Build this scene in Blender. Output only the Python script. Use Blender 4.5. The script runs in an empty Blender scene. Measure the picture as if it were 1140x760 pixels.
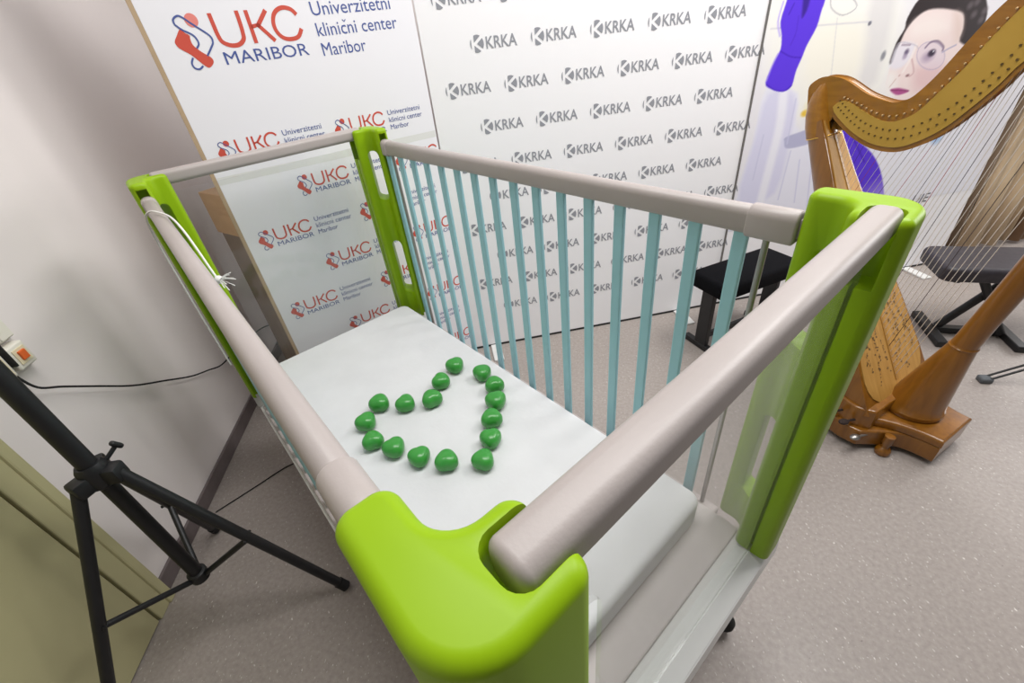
import bpy, bmesh, math, random
import numpy as np
from mathutils import Vector, Matrix

C = bpy.context.scene.collection
SC = bpy.context.scene
random.seed(7)

# ------------------------------------------------------------------ camera
F_PX, YAW, PITCH, ROLL = 487.9, -.0866, .614, -.123
def _rx(t): return np.array([[1, 0, 0], [0, math.cos(t), -math.sin(t)], [0, math.sin(t), math.cos(t)]])
def _rz(t): return np.array([[math.cos(t), -math.sin(t), 0], [math.sin(t), math.cos(t), 0], [0, 0, 1]])
RC = _rz(YAW) @ _rx(math.pi / 2 - PITCH) @ _rz(ROLL)
CAM = np.array([0, 0, 1.6])
cd = bpy.data.cameras.new('camera'); cam = bpy.data.objects.new('camera', cd); C.objects.link(cam)
cd.sensor_width = 36; cd.lens = F_PX / 1140 * 36; cd.clip_start = .02
cam.matrix_world = Matrix.Translation(Vector(CAM)) @ Matrix(RC.tolist()).to_4x4()
SC.camera = cam

# ------------------------------------------------------------------ light
SC.view_settings.view_transform = 'Standard'; SC.view_settings.look = 'None'
SC.view_settings.exposure = -0.05; SC.view_settings.gamma = 1; SC.view_settings.use_curve_mapping = False
W = bpy.data.worlds.new('room_air'); SC.world = W; W.use_nodes = True
W.node_tree.nodes['Background'].inputs[0].default_value = (1, .99, .99, 1)
W.node_tree.nodes['Background'].inputs[1].default_value = .15
def area(name, loc, size, power, target, col=(1, .985, .965)):
    l = bpy.data.lights.new(name, 'AREA'); l.shape = 'RECTANGLE'; l.size, l.size_y = size; l.energy = power; l.color = col
    o = bpy.data.objects.new(name, l); C.objects.link(o); o.location = loc
    o.rotation_euler = (Vector(target) - Vector(loc)).to_track_quat('-Z', 'Y').to_euler(); return o
area('ceiling_light', (.45, .95, 3.35), (2.0, .8), 60, (.45, 1.0, 0))
area('ceiling_light', (2.3, 1.35, 3.25), (1.6, .7), 70, (1.7, 1.5, 0))
area('side_fill_light', (5.3, 2.0, 1.75), (1.5, 1.5), 70, (-1.3, 1.9, 1.2), (1, .99, .985))  # added unseen fill from the right, brightens the left wall

# ------------------------------------------------------------------ materials
def lin(c):
    return tuple(((x / 255) / 12.92 if x / 255 <= .04045 else ((x / 255 + .055) / 1.055) ** 2.4) for x in c) + (1,)
MATS = {}
def mat(name, rgb, rough=.5, metal=0, spec=.5, var=0, scale=8, bump=0, bscale=60, coat=0, sheen=0):
    m = bpy.data.materials.new(name); m.use_nodes = True; nt = m.node_tree; b = nt.nodes['Principled BSDF']
    b.inputs['Base Color'].default_value = lin(rgb); b.inputs['Roughness'].default_value = rough
    b.inputs['Metallic'].default_value = metal; b.inputs['Specular IOR Level'].default_value = spec
    b.inputs['Coat Weight'].default_value = coat; b.inputs['Sheen Weight'].default_value = sheen
    tc = nt.nodes.new('ShaderNodeTexCoord')
    if var:
        n = nt.nodes.new('ShaderNodeTexNoise'); n.inputs['Scale'].default_value = scale; n.inputs['Detail'].default_value = 5
        nt.links.new(tc.outputs['Object'], n.inputs['Vector'])
        r = nt.nodes.new('ShaderNodeValToRGB'); r.color_ramp.elements[0].position = .3; r.color_ramp.elements[1].position = .7
        r.color_ramp.elements[0].color = lin([max(0, c - var) for c in rgb]); r.color_ramp.elements[1].color = lin([min(255, c + var) for c in rgb])
        nt.links.new(n.outputs['Fac'], r.inputs['Fac']); nt.links.new(r.outputs['Color'], b.inputs['Base Color'])
    if bump:
        n2 = nt.nodes.new('ShaderNodeTexNoise'); n2.inputs['Scale'].default_value = bscale; n2.inputs['Detail'].default_value = 3
        nt.links.new(tc.outputs['Object'], n2.inputs['Vector'])
        bp = nt.nodes.new('ShaderNodeBump'); bp.inputs['Strength'].default_value = bump; bp.inputs['Distance'].default_value = .01
        nt.links.new(n2.outputs['Fac'], bp.inputs['Height']); nt.links.new(bp.outputs['Normal'], b.inputs['Normal'])
    MATS[name] = m; return m

def floor_mat():
    m = mat('speckled_linoleum', (160, 150, 147), .42, spec=.35); nt = m.node_tree; b = nt.nodes['Principled BSDF']
    tc = nt.nodes.new('ShaderNodeTexCoord')
    def noise(s, d=2, v=(1, 1, 1)):
        mp = nt.nodes.new('ShaderNodeMapping'); mp.inputs['Scale'].default_value = v; mp.inputs['Rotation'].default_value = (0, 0, .5)
        nt.links.new(tc.outputs['Object'], mp.inputs['Vector'])
        n = nt.nodes.new('ShaderNodeTexNoise'); n.inputs['Scale'].default_value = s; n.inputs['Detail'].default_value = d
        nt.links.new(mp.outputs['Vector'], n.inputs['Vector']); return n
    def ramp(n, p0, c0, p1, c1):
        r = nt.nodes.new('ShaderNodeValToRGB'); r.color_ramp.elements[0].position = p0; r.color_ramp.elements[1].position = p1
        r.color_ramp.elements[0].color = c0; r.color_ramp.elements[1].color = c1
        nt.links.new(n.outputs['Fac'], r.inputs['Fac']); return r
    def mix(a, bcol, fac):
        x = nt.nodes.new('ShaderNodeMix'); x.data_type = 'RGBA'
        nt.links.new(fac.outputs['Color'], x.inputs['Factor']); nt.links.new(a, x.inputs['A'])
        if isinstance(bcol, tuple): x.inputs['B'].default_value = bcol
        else: nt.links.new(bcol, x.inputs['B'])
        return x.outputs['Result']
    base = ramp(noise(70, 5), .3, lin((150, 141, 136)), .7, lin((166, 157, 151))).outputs['Color']
    k = (0, 0, 0, 1); w = (1, 1, 1, 1)
    sp = ramp(noise(150, 2, (1, .45, 1)), .66, k, .74, w); c = mix(base, lin((216, 210, 206)), sp)
    dk = ramp(noise(170, 2, (.5, 1, 1)), .70, k, .78, w); c = mix(c, lin((122, 112, 112)), dk)
    nt.links.new(c, b.inputs['Base Color'])
    rr = ramp(noise(5, 4), .3, (.40,) * 3 + (1,), .7, (.50,) * 3 + (1,)); nt.links.new(rr.outputs['Color'], b.inputs['Roughness'])
    return m

def wood_mat(name, c0, c1, rough=.3, coat=.4, scale=3, stretch=(14, 14, 1)):
    m = mat(name, c0, rough, coat=coat); nt = m.node_tree; b = nt.nodes['Principled BSDF']
    tc = nt.nodes.new('ShaderNodeTexCoord'); mp = nt.nodes.new('ShaderNodeMapping'); mp.inputs['Scale'].default_value = stretch
    n = nt.nodes.new('ShaderNodeTexNoise'); n.inputs['Scale'].default_value = scale; n.inputs['Detail'].default_value = 6; n.inputs['Distortion'].default_value = .6
    r = nt.nodes.new('ShaderNodeValToRGB'); r.color_ramp.elements[0].position = .3; r.color_ramp.elements[1].position = .72
    r.color_ramp.elements[0].color = lin(c0); r.color_ramp.elements[1].color = lin(c1)
    nt.links.new(tc.outputs['Object'], mp.inputs['Vector']); nt.links.new(mp.outputs['Vector'], n.inputs['Vector'])
    nt.links.new(n.outputs['Fac'], r.inputs['Fac']); nt.links.new(r.outputs['Color'], b.inputs['Base Color']); return m

def acrylic_mat():
    m = bpy.data.materials.new('clear_acrylic'); m.use_nodes = True; nt = m.node_tree
    for n in list(nt.nodes): nt.nodes.remove(n)
    o = nt.nodes.new('ShaderNodeOutputMaterial'); t = nt.nodes.new('ShaderNodeBsdfTransparent'); t.inputs[0].default_value = (.985, .99, .988, 1)
    g = nt.nodes.new('ShaderNodeBsdfGlossy'); g.inputs['Roughness'].default_value = .03; g.inputs['Color'].default_value = (.9, .92, .92, 1)
    d = nt.nodes.new('ShaderNodeBsdfDiffuse'); d.inputs['Color'].default_value = lin((205, 203, 200))
    lw = nt.nodes.new('ShaderNodeLayerWeight'); lw.inputs['Blend'].default_value = .5
    pw = nt.nodes.new('ShaderNodeMath'); pw.operation = 'POWER'; pw.inputs[1].default_value = 4; nt.links.new(lw.outputs['Facing'], pw.inputs[0])
    fr = nt.nodes.new('ShaderNodeMath'); fr.operation = 'MULTIPLY_ADD'; fr.inputs[1].default_value = .28; fr.inputs[2].default_value = .02; nt.links.new(pw.outputs[0], fr.inputs[0])
    m1 = nt.nodes.new('ShaderNodeMixShader')
    hz = nt.nodes.new('ShaderNodeMath'); hz.operation = 'MULTIPLY_ADD'; hz.inputs[1].default_value = .22; hz.inputs[2].default_value = .02  # pale diffuse haze at grazing angles, stands in for room reflections
    nt.links.new(pw.outputs[0], hz.inputs[0]); nt.links.new(hz.outputs[0], m1.inputs[0])
    nt.links.new(t.outputs[0], m1.inputs[1]); nt.links.new(d.outputs[0], m1.inputs[2])
    m2 = nt.nodes.new('ShaderNodeMixShader'); nt.links.new(fr.outputs[0], m2.inputs[0])
    nt.links.new(m1.outputs[0], m2.inputs[1]); nt.links.new(g.outputs[0], m2.inputs[2]); nt.links.new(m2.outputs[0], o.inputs[0])
    return m

M_floor = floor_mat()
M_wall = mat('painted_plaster', (232, 225, 223), .7, spec=.2, var=4, scale=1.6, bump=.03, bscale=140)
M_base = mat('dark_vinyl_skirting', (104, 94, 94), .5, var=6, scale=20)
M_door = mat('cream_paint', (188, 182, 140), .45, var=3, scale=4)
M_doorgap = mat('door_gap', (84, 78, 58), .8)
M_lime = mat('lime_green_plastic', (138, 174, 14), .40, spec=.22, var=3, scale=3)
M_rail = mat('warm_grey_plastic', (170, 161, 158), .42, var=3, scale=6, bump=.03, bscale=300)
M_teal = mat('pale_teal_plastic', (154, 202, 211), .45, var=2, scale=6)
M_white = mat('white_lacquered_steel', (222, 222, 220), .35, var=2, scale=5)
M_deck = mat('grey_deck_board', (190, 182, 180), .5, var=4, scale=9)
M_sheet = mat('white_bed_sheet', (214, 214, 216), .85, spec=.15, var=3, scale=9, bump=.12, bscale=26)
M_ball = mat('glossy_green_rubber', (58, 146, 58), .3, spec=.5, var=7, scale=18, coat=.08)
M_acry = acrylic_mat()
M_steel = mat('brushed_steel', (165, 162, 158), .35, metal=.9)
M_black = mat('black_powder_coat', (26, 26, 28), .45, var=3, scale=30)
M_rubber = mat('black_rubber', (22, 22, 22), .75)
M_cloth = mat('black_seat_fabric', (17, 17, 20), .95, spec=.1, var=3, scale=120)
M_leather = mat('black_seat_vinyl', (52, 48, 54), .5, var=6, scale=40)
M_cord = mat('white_cord', (226, 224, 220), .6)
M_plug = mat('white_switch_plastic', (228, 224, 212), .4)
M_orange = mat('orange_rocker', (226, 104, 46), .4)
M_tan = mat('tan_side_trim', (176, 152, 122), .6, var=6, scale=10)
M_banner = mat('white_banner_print', (232, 231, 236), .5, spec=.25)
M_krka = mat('white_wall_print', (250, 249, 252), .5, spec=.25)
M_logo = mat('grey_print_ink', (150, 152, 160), .6)
M_red = mat('red_print_ink', (200, 78, 62), .6)
M_pink = mat('pink_print_ink', (222, 130, 122), .6)
M_blue = mat('blue_print_ink', (72, 88, 150), .6)
M_fold = mat('pale_grey_seam', (218, 218, 216), .6)
M_honey = wood_mat('honey_maple', (120, 74, 15), (146, 94, 24))
M_amber = wood_mat('amber_maple_neck', (134, 86, 12), (160, 106, 22), stretch=(3, 14, 14))
M_brass = mat('gilt_brass_plate', (184, 146, 58), .55, metal=.15, var=5, scale=6)
M_gold = mat('polished_brass', (226, 178, 84), .25, metal=.9)
M_spruce = wood_mat('spruce_soundboard', (172, 126, 56), (190, 144, 72), .6, 0, 2, (3, 30, 3))
M_ink = mat('painted_ornament', (98, 74, 44), .6)
M_str = mat('gut_string', (226, 216, 206), .45)
M_strd = mat('black_string', (64, 52, 52), .45)
M_strr = mat('red_string', (176, 70, 60), .45)
M_cab = wood_mat('tan_cabinet_wood', (196, 154, 104), (212, 170, 120), .5, .1, 3, (3, 3, 10))
M_cabd = wood_mat('brown_cabinet_wood', (128, 106, 86), (142, 120, 98), .6, 0, 3, (8, 8, 1))
M_felt = mat('dark_felt', (46, 34, 30), .9)

# ------------------------------------------------------------------ helpers
def obj(name, me, m=None, parent=None, smooth=None):
    if isinstance(me, bmesh.types.BMesh):
        bm = me; me = bpy.data.meshes.new(name); bmesh.ops.recalc_face_normals(bm, faces=bm.faces); bm.to_mesh(me); bm.free()
    if m is not None and not me.materials: me.materials.append(m)
    o = bpy.data.objects.new(name, me); C.objects.link(o)
    if parent: o.parent = parent
    if smooth is not None:
        for p in me.polygons: p.use_smooth = True
        me.set_sharp_from_angle(angle=math.radians(smooth))
    return o
def tag(o, label, cat, group=None):
    o['label'] = label; o['category'] = cat
    if group: o['group'] = group
    return o
def thing(name, label, cat, loc=(0, 0, 0), rz=0, group=None):
    o = bpy.data.objects.new(name, None); C.objects.link(o); o.location = loc; o.rotation_euler = (0, 0, rz); o.empty_display_size = .1
    return tag(o, label, cat, group)
def struct(name, bm, m):
    o = obj(name, bm, m); o['kind'] = 'structure'; return o
def bx(bm, lo, hi, bev=0, seg=2, mtx=None):
    lo, hi = Vector(lo), Vector(hi); r = bmesh.ops.create_cube(bm, size=1); vs = r['verts']
    for v in vs:
        v.co = Vector([(lo[i] + hi[i]) / 2 + v.co[i] * (hi[i] - lo[i]) for i in range(3)])
    if bev:
        es = list({e for v in vs for e in v.link_edges})
        r2 = bmesh.ops.bevel(bm, geom=es, offset=bev, segments=seg, affect='EDGES', profile=.5)
        vs = list({v for f in r2['faces'] for v in f.verts} | {v for v in vs if v.is_valid})
    if mtx is not None:
        for v in vs: v.co = mtx @ v.co
    return bm
def BX(lo, hi, bev=0, seg=2, mtx=None): return bx(bmesh.new(), lo, hi, bev, seg, mtx)
def tube(bm, pts, r, n=8, cap=True):
    pts = [Vector(p) for p in pts]; rings = []
    rr = r if isinstance(r, (list, tuple)) else [r] * len(pts)
    ref = None
    for i, p in enumerate(pts):
        d = (pts[min(i + 1, len(pts) - 1)] - pts[max(i - 1, 0)]).normalized()
        if ref is None:
            ref = d.orthogonal().normalized()
        ref = (ref - d * ref.dot(d)).normalized(); b = d.cross(ref)
        rings.append([bm.verts.new(p + (ref * math.cos(2 * math.pi * k / n) + b * math.sin(2 * math.pi * k / n)) * rr[i]) for k in range(n)])
    for a, b in zip(rings, rings[1:]):
        for k in range(n): bm.faces.new((a[k], a[(k + 1) % n], b[(k + 1) % n], b[k]))
    if cap: bm.faces.new(rings[0][::-1]); bm.faces.new(rings[-1])
    return bm
def TUBE(pts, r, n=8): return tube(bmesh.new(), pts, r, n)
def lathe(bm, prof, n=32, cx=0, cy=0):
    rings = [[bm.verts.new((cx + r * math.cos(2 * math.pi * k / n), cy + r * math.sin(2 * math.pi * k / n), z)) for k in range(n)] for r, z in prof]
    for a, b in zip(rings, rings[1:]):
        for k in range(n): bm.faces.new((a[k], a[(k + 1) % n], b[(k + 1) % n], b[k]))
    bm.faces.new(rings[0][::-1]); bm.faces.new(rings[-1]); return bm
def catmull(pts, k=6, closed=False):
    pts = [np.array(p, float) for p in pts]; out = []; n = len(pts)
    g = (lambda i: pts[i % n]) if closed else (lambda i: pts[min(max(i, 0), n - 1)])
    for i in range(n if closed else n - 1):
        a, b, c, d = g(i - 1), g(i), g(i + 1), g(i + 2)
        for j in range(k):
            t = j / k
            out.append(.5 * (2 * b + (c - a) * t + (2 * a - 5 * b + 4 * c - d) * t * t + (3 * b - a - 3 * c + d) * t ** 3))
    if not closed: out.append(pts[-1])
    return [tuple(p) for p in out]
def rounded(poly, n=6):                       # poly: (x, y, r) with rounded corners, counter-clockwise
    out = []; N = len(poly)
    for i in range(N):
        p = np.array(poly[i][:2]); a = np.array(poly[i - 1][:2]); b = np.array(poly[(i + 1) % N][:2]); r = poly[i][2]
        u = (a - p) / np.linalg.norm(a - p); v = (b - p) / np.linalg.norm(b - p)
        if r <= 0: out.append(tuple(p)); continue
        ang = math.acos(np.clip(u @ v, -1, 1)); L = r / math.tan(ang / 2); s, e = p + u * L, p + v * L
        bis = (u + v) / np.linalg.norm(u + v); cc = p + bis * r / math.sin(ang / 2)
        a0 = math.atan2(*(s - cc)[::-1]); a1 = math.atan2(*(e - cc)[::-1]); da = (a1 - a0 + math.pi) % (2 * math.pi) - math.pi
        for k in range(n + 1):
            t = a0 + da * k / n; out.append((cc[0] + r * math.cos(t), cc[1] + r * math.sin(t)))
    return out
def offset(poly, d):                          # inward for counter-clockwise
    P = np.array(poly); n = len(P); out = []
    for i in range(n):
        e0 = P[i] - P[i - 1]; e1 = P[(i + 1) % n] - P[i]
        t = e0 / (np.linalg.norm(e0) + 1e-9) + e1 / (np.linalg.norm(e1) + 1e-9); t /= np.linalg.norm(t) + 1e-9
        out.append(tuple(P[i] + d * np.array([-t[1], t[0]])))
    return out
def prism(bm, poly, z0, z1, mtx=None, r=0, seg=5, rb=0):
    levels = []
    if rb: levels += [(rb * (1 - math.cos(math.pi / 2 * (1 - k / seg))) * 0 + rb * (1 - math.sin(math.pi / 2 * k / seg)), z0 + rb * (1 - math.cos(math.pi / 2 * k / seg))) for k in range(seg + 1)]
    else: levels.append((0, z0))
    if r: levels += [(r * (1 - math.cos(math.pi / 2 * k / seg)), z1 - r + r * math.sin(math.pi / 2 * k / seg)) for k in range(seg + 1)]
    else: levels.append((0, z1))
    rings = []
    for d, z in levels:
        q = offset(poly, d) if d > 1e-7 else poly
        rings.append([bm.verts.new((mtx @ Vector((x, y, z))) if mtx is not None else (x, y, z)) for x, y in q])
    n = len(poly)
    for a, b in zip(rings, rings[1:]):
        for k in range(n): bm.faces.new((a[k], a[(k + 1) % n], b[(k + 1) % n], b[k]))
    bm.faces.new(rings[0][::-1]); bm.faces.new(rings[-1]); return bm
def sweep_bar(bm, sec, stations):             # sec: 2-D outline (across, up); stations: (along, scale) -> bar along local y
    rings = [[bm.verts.new((x * s, a, z * s)) for x, z in sec] for a, s in stations]
    n = len(sec)
    for a, b in zip(rings, rings[1:]):
        for k in range(n): bm.faces.new((a[k], a[(k + 1) % n], b[(k + 1) % n], b[k]))
    bm.faces.new(rings[0][::-1]); bm.faces.new(rings[-1]); return bm
def rrect(w, h, r, n=6):
    return rounded([(-w / 2, -h / 2, r), (w / 2, -h / 2, r), (w / 2, h / 2, r), (-w / 2, h / 2, r)], n)
def bar_stations(a, b, er, k=4):
    s = []
    for i in range(k + 1):
        t = math.pi / 2 * i / k; s.append((a + er * (1 - math.sin(t)) if False else a + er * (1 - math.cos(math.pi / 2 * i / k)), 1 - .45 * (1 - math.sin(t))))
    return s + [(b - (x - a), sc) for x, sc in s[::-1]]
def xf(bm, mtx):
    for v in bm.verts: v.co = mtx @ v.co
    return bm
DG = bpy.context.evaluated_depsgraph_get
def boolean(bm, cutters):
    bmesh.ops.remove_doubles(bm, verts=bm.verts, dist=1e-5)
    a = obj('tmp', bm); cs = []
    for c in cutters:
        o = obj('tmp_cut', c); cs.append(o); md = a.modifiers.new('b', 'BOOLEAN'); md.operation = 'DIFFERENCE'; md.object = o; md.solver = 'EXACT'
    bv = a.modifiers.new('v', 'BEVEL'); bv.width = .0025; bv.segments = 2; bv.limit_method = 'ANGLE'; bv.angle_limit = math.radians(50)
    me = bpy.data.meshes.new_from_object(a.evaluated_get(DG()))
    for o in [a] + cs:
        d = o.data; bpy.data.objects.remove(o); bpy.data.meshes.remove(d)
    return me
def text_polys(s, size=1.0, sx=1.0, shear=0, bold=0, space=1.0):
    cu = bpy.data.curves.new('t', 'FONT'); cu.body = s; cu.size = size; cu.shear = shear; cu.offset = bold; cu.resolution_u = 3; cu.space_character = space
    o = bpy.data.objects.new('t', cu); C.objects.link(o)
    me = bpy.data.meshes.new_from_object(o.evaluated_get(DG()))
    v = [(p.co.x * sx, p.co.y) for p in me.vertices]; f = [tuple(p.vertices) for p in me.polygons]
    bpy.data.objects.remove(o); bpy.data.curves.remove(cu); bpy.data.meshes.remove(me); return v, f
def fit_text(s, x0, y0, w, h, **k):           # text scaled to a given width and cap height, lower-left at x0, y0
    v, f = text_polys(s, 1, **k); a = np.array(v); ref = np.array(text_polys('H', 1)[0]); ch = ref[:, 1].max()
    mn, mx = a[:, 0].min(), a[:, 0].max()
    return [(x0 + (x - mn) / (mx - mn) * w, y0 + y / ch * h) for x, y in v], f

# a point of the photograph carried onto a plane of the room
def ray(p): return RC @ np.array([(p[0] - 570) / F_PX, -(p[1] - 380) / F_PX, -1.])
def on_plane(p, n, o):
    d = ray(p); n = np.array(n, float); t = n @ (np.array(o, float) - CAM) / (n @ d); return CAM + t * d

# ------------------------------------------------------------------ the room
WX, WY = -1.335, 2.95
struct('floor', BX((-2.2, -3.2, -.1), (5.6, 3.1, 0)), M_floor)
struct('wall_left', BX((WX - .12, -3.2, 0), (WX, WY + .1, 3.2)), M_wall)
struct('wall_back', BX((WX, WY, 0), (5.6, WY + .12, 3.2)), M_wall)
struct('baseboard_left', BX((WX, 1.02, 0), (WX + .012, WY, .075), .004), M_base)
struct('baseboard_back', BX((WX + .012, WY - .012, 0), (5.6, WY, .075), .004), M_base)
# door on the left wall with its frame
dr = struct('door_1', BX((WX - .01, .02, .006), (WX + .03, .918, 2.06), .002), M_door)
trim = bmesh.new(); bx(trim, (WX - .01, .926, 0), (WX + .034, 1.012, 2.16), .004); bx(trim, (WX - .01, -.07, 0), (WX + .034, .01, 2.16), .004); bx(trim, (WX - .01, -.07, 2.075), (WX + .034, 1.012, 2.16), .004)
struct('trim_1', trim, M_door)
tr2 = bmesh.new(); bx(tr2, (WX - .01, .982, 0), (WX + .042, 1.016, 2.12), .006)
struct('trim_2', tr2, M_door)

# ------------------------------------------------------------------ the crib
K = .909
TH = .566
OX, OY = -.034, .162
crib = thing('hospital_crib', 'tall hospital crib with lime green corner posts, grey rails and teal bars', 'crib', (OX, OY, 0), TH)
X0, X1, Y0, Y1 = -.06, .772, -.075, 1.69
ZT = 1.35
def post_bm():
    out = rounded([(0, 0, .05), (.106, 0, .016), (.106, .077, .016), (.048, .077, .03), (.048, .147, .0165), (0, .147, .0165)], 9)
    body = prism(bmesh.new(), out, .527, ZT, r=.012, seg=6)
    cut = []
    # notch for the end rail, groove for the clear panel
    cut.append(prism(bmesh.new(), rounded([(.058, .0155, .016), (.14, .0155, 0), (.14, .0625, 0), (.058, .0625, .016)], 5), 1.245, 1.45))
    cut.append(BX((.084, .0362, .45), (.14, .0428, 1.26)))
    # groove for the side gate
    cut.append(BX((.0115, .121, .4), (.0385, .2, 1.332)))
    # long slots cut diagonally through the corner
    dv = Vector((.5, .866, 0)); pv = Vector((.866, -.5, 0)); o0 = Vector((.052, .083, 0))
    for z0, z1 in ((1.072, 1.272), (.635, .90)):
        m = Matrix(((pv.x, 0, dv.x, o0.x), (pv.y, 0, dv.y, o0.y), (0, 1, 0, 0), (0, 0, 0, 1)))
        cut.append(prism(bmesh.new(), rounded([(-.021, z0, .018), (.021, z0 + .014, .014), (.021, z1, .018), (-.021, z1, .02)], 5), -.12, .08, m))
        m2 = Matrix(((0, 0, 1, 0), (1, 0, 0, 0), (0, 1, 0, 0), (0, 0, 0, 1)))
        cut.append(prism(bmesh.new(), rounded([(.0755, z0 + .004, .014), (.1085, z0 + .014, .012), (.1085, z1 - .002, .014), (.0755, z1 - .002, .014)], 5), -.05, .053, m2))
    return boolean(body, cut)
post_me = post_bm()
for i, (sx, sy, px, py) in enumerate(((1, 1, X0, Y0), (-1, 1, X1, Y0), (1, -1, X0, Y1), (-1, -1, X1, Y1))):
    bm = bmesh.new(); bm.from_mesh(post_me)
    for v in bm.verts: v.co = Vector((px + sx * v.co.x, py + sy * v.co.y, v.co.z))
    o = obj('corner_post', bm, M_lime, crib, 35)
bpy.data.meshes.remove(post_me)
# end rails lying in the notches
for yc in (Y0 + .039, Y1 - .039):
    bm = sweep_bar(bmesh.new(), rrect(.041, .042, .014), bar_stations(X0 + .066, X1 - .066, .008))
    xf(bm, Matrix(((0, 1, 0, 0), (1, 0, 0, yc), (0, 0, 1, ZT + .006 - .021), (0, 0, 0, 1))))
    obj('end_rail', bm, M_rail, crib, 40)
# clear end panels with a rounded opening beside the left-hand post
for yc in (Y0 + .0395, Y1 - .0395):
    xa, xb = X0 + .088, X1 - .088
    pl = rounded([(xa, .53, 0), (xb, .53, 0), (xb, 1.29, .01), (xa, 1.29, .01), (xa, 1.20, .004), (.098 if yc < .5 else .066, 1.185, .03), (.098 if yc < .5 else .062, .74, .03), (xa, .73, .004)], 6)
    m = Matrix(((1, 0, 0, 0), (0, 0, -1, yc + .003), (0, 1, 0, 0), (0, 0, 0, 1)))
    p = obj('end_panel', prism(bmesh.new(), pl, 0, .006, m), M_acry, crib)
    p['label'] = 'clear acrylic end panel'
# side gates: rail with two end sleeves, sixteen bars, lower rail, guide rods
ya, yb = Y0 + .1485, Y1 - .1485
for xc in (-.033, .745):
    sec = rounded([(-.017, -.025, .010), (.017, -.025, .010), (.017, .025, .016), (-.017, .025, .016)], 6)
    bm = sweep_bar(bmesh.new(), sec, bar_stations(ya, yb, .004)); xf(bm, Matrix.Translation((xc, 0, 1.285)))
    for a, b in ((ya - .03, ya + .01), (yb - .01, yb + .03)): bx(bm, (xc - .009, a, 1.268), (xc + .009, b, 1.302), .003)
    gate = obj('side_gate_rail', bm, M_rail, crib, 40)
    sec2 = rounded([(-.0195, -.029, .010), (.0195, -.029, .010), (.0195, .028, .017), (-.0195, .028, .017)], 6)
    for a, b in ((ya, ya + .085), (yb - .04, yb)):
        bm = sweep_bar(bmesh.new(), sec2, bar_stations(a, b, .005)); xf(bm, Matrix.Translation((xc, 0, 1.285)))
        obj('rail_sleeve', bm, M_rail, gate, 40)
    for k in range(16):
        yk = .1655 + .0909 * k
        obj('bar', BX((xc - .006, yk - .0135, .478), (xc + .006, yk + .0135, 1.263), .003), M_teal, gate)
    obj('lower_rail', BX((xc - .015, ya + .004, .445), (xc + .015, yb - .004, .485), .006), M_rail, gate)
    for yk in (.121, Y0 + Y1 - .121):
        obj('guide_rod', TUBE([(xc, yk, .48), (xc, yk, 1.265)], .006, 10), M_steel, gate, 60)
# white end beams with a raised crest, under frame, deck, legs with casters
for s, yo in ((1, Y0), (-1, Y1)):
    prof = [(0, .44), (.085, .44), (.085, .505), (.04, .5268), (.004, .50)]
    bm = bmesh.new(); rings = [[bm.verts.new((x, yo + s * y, z)) for y, z in prof] for x in (X0, X1)]
    for k in range(5): bm.faces.new((rings[0][k], rings[0][(k + 1) % 5], rings[1][(k + 1) % 5], rings[1][k]))
    bm.faces.new(rings[0]); bm.faces.new(rings[1][::-1])
    bmesh.ops.bevel(bm, geom=list(bm.edges), offset=.003, segments=2, affect='EDGES')
    obj('end_beam', bm, M_white, crib)
fr = bmesh.new()
for xa in (X0 + .004, X1 - .044): bx(fr, (xa, Y0 + .08, .38), (xa + .04, Y1 - .08, .44), .004)
for yy in (Y0 + .02, Y1 - .06): bx(fr, (X0 + .03, yy, .38), (X1 - .03, yy + .04, .441), .004)
obj('under_frame', fr, M_white, crib)
dk = bmesh.new(); bx(dk, (X0 + .055, Y0 + .084, .485), (X1 - .055, Y1 - .084, .513), .004); bx(dk, (X0 + .055, Y0 + .09, .436), (X1 - .055, Y0 + .13, .487)); bx(dk, (X0 + .055, Y1 - .13, .436), (X1 - .055, Y1 - .09, .487))
obj('mattress_deck', dk, M_deck, crib)
for lx in (X0 + .05, X1 - .05):
    for ly in (Y0 + .05, Y1 - .05):
        lg = obj('leg', BX((lx - .022, ly - .022, .13), (lx + .022, ly + .022, .39), .005), M_white, crib)
        cs = bmesh.new(); m = Matrix.Translation((lx, ly + .01, .05)) @ Matrix.Rotation(math.pi / 2, 4, 'Y')
        lathe(cs, [(.03, -.016), (.046, -.014), (.05, -.008), (.05, .008), (.046, .014), (.03, .016)], 24); xf(cs, m)
        obj('caster_wheel', cs, M_rubber, lg, 40)
        fk = bmesh.new(); bx(fk, (lx - .026, ly - .012, .045), (lx - .019, ly + .025, .115), .002); bx(fk, (lx + .019, ly - .012, .045), (lx + .026, ly + .025, .115), .002); bx(fk, (lx - .026, ly - .02, .107), (lx + .026, ly + .025, .135), .004)
        obj('caster_fork', fk, M_steel, lg)

CR = Matrix.Translation((OX, OY, 0)) @ Matrix.Rotation(TH, 4, 'Z')
# mattress under its sheet
ml = prism(bmesh.new(), rounded([(.036, .095, .035), (.678, .095, .035), (.678, 1.602, .035), (.036, 1.602, .035)], 7), 0, .085, r=.018, seg=6, rb=.01)
mt = thing('mattress', 'flat mattress under a plain white sheet, lying inside the crib', 'mattress', (OX, OY, .5135), TH)
obj('sheeted_pad', ml, M_sheet, mt, 40)

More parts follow.
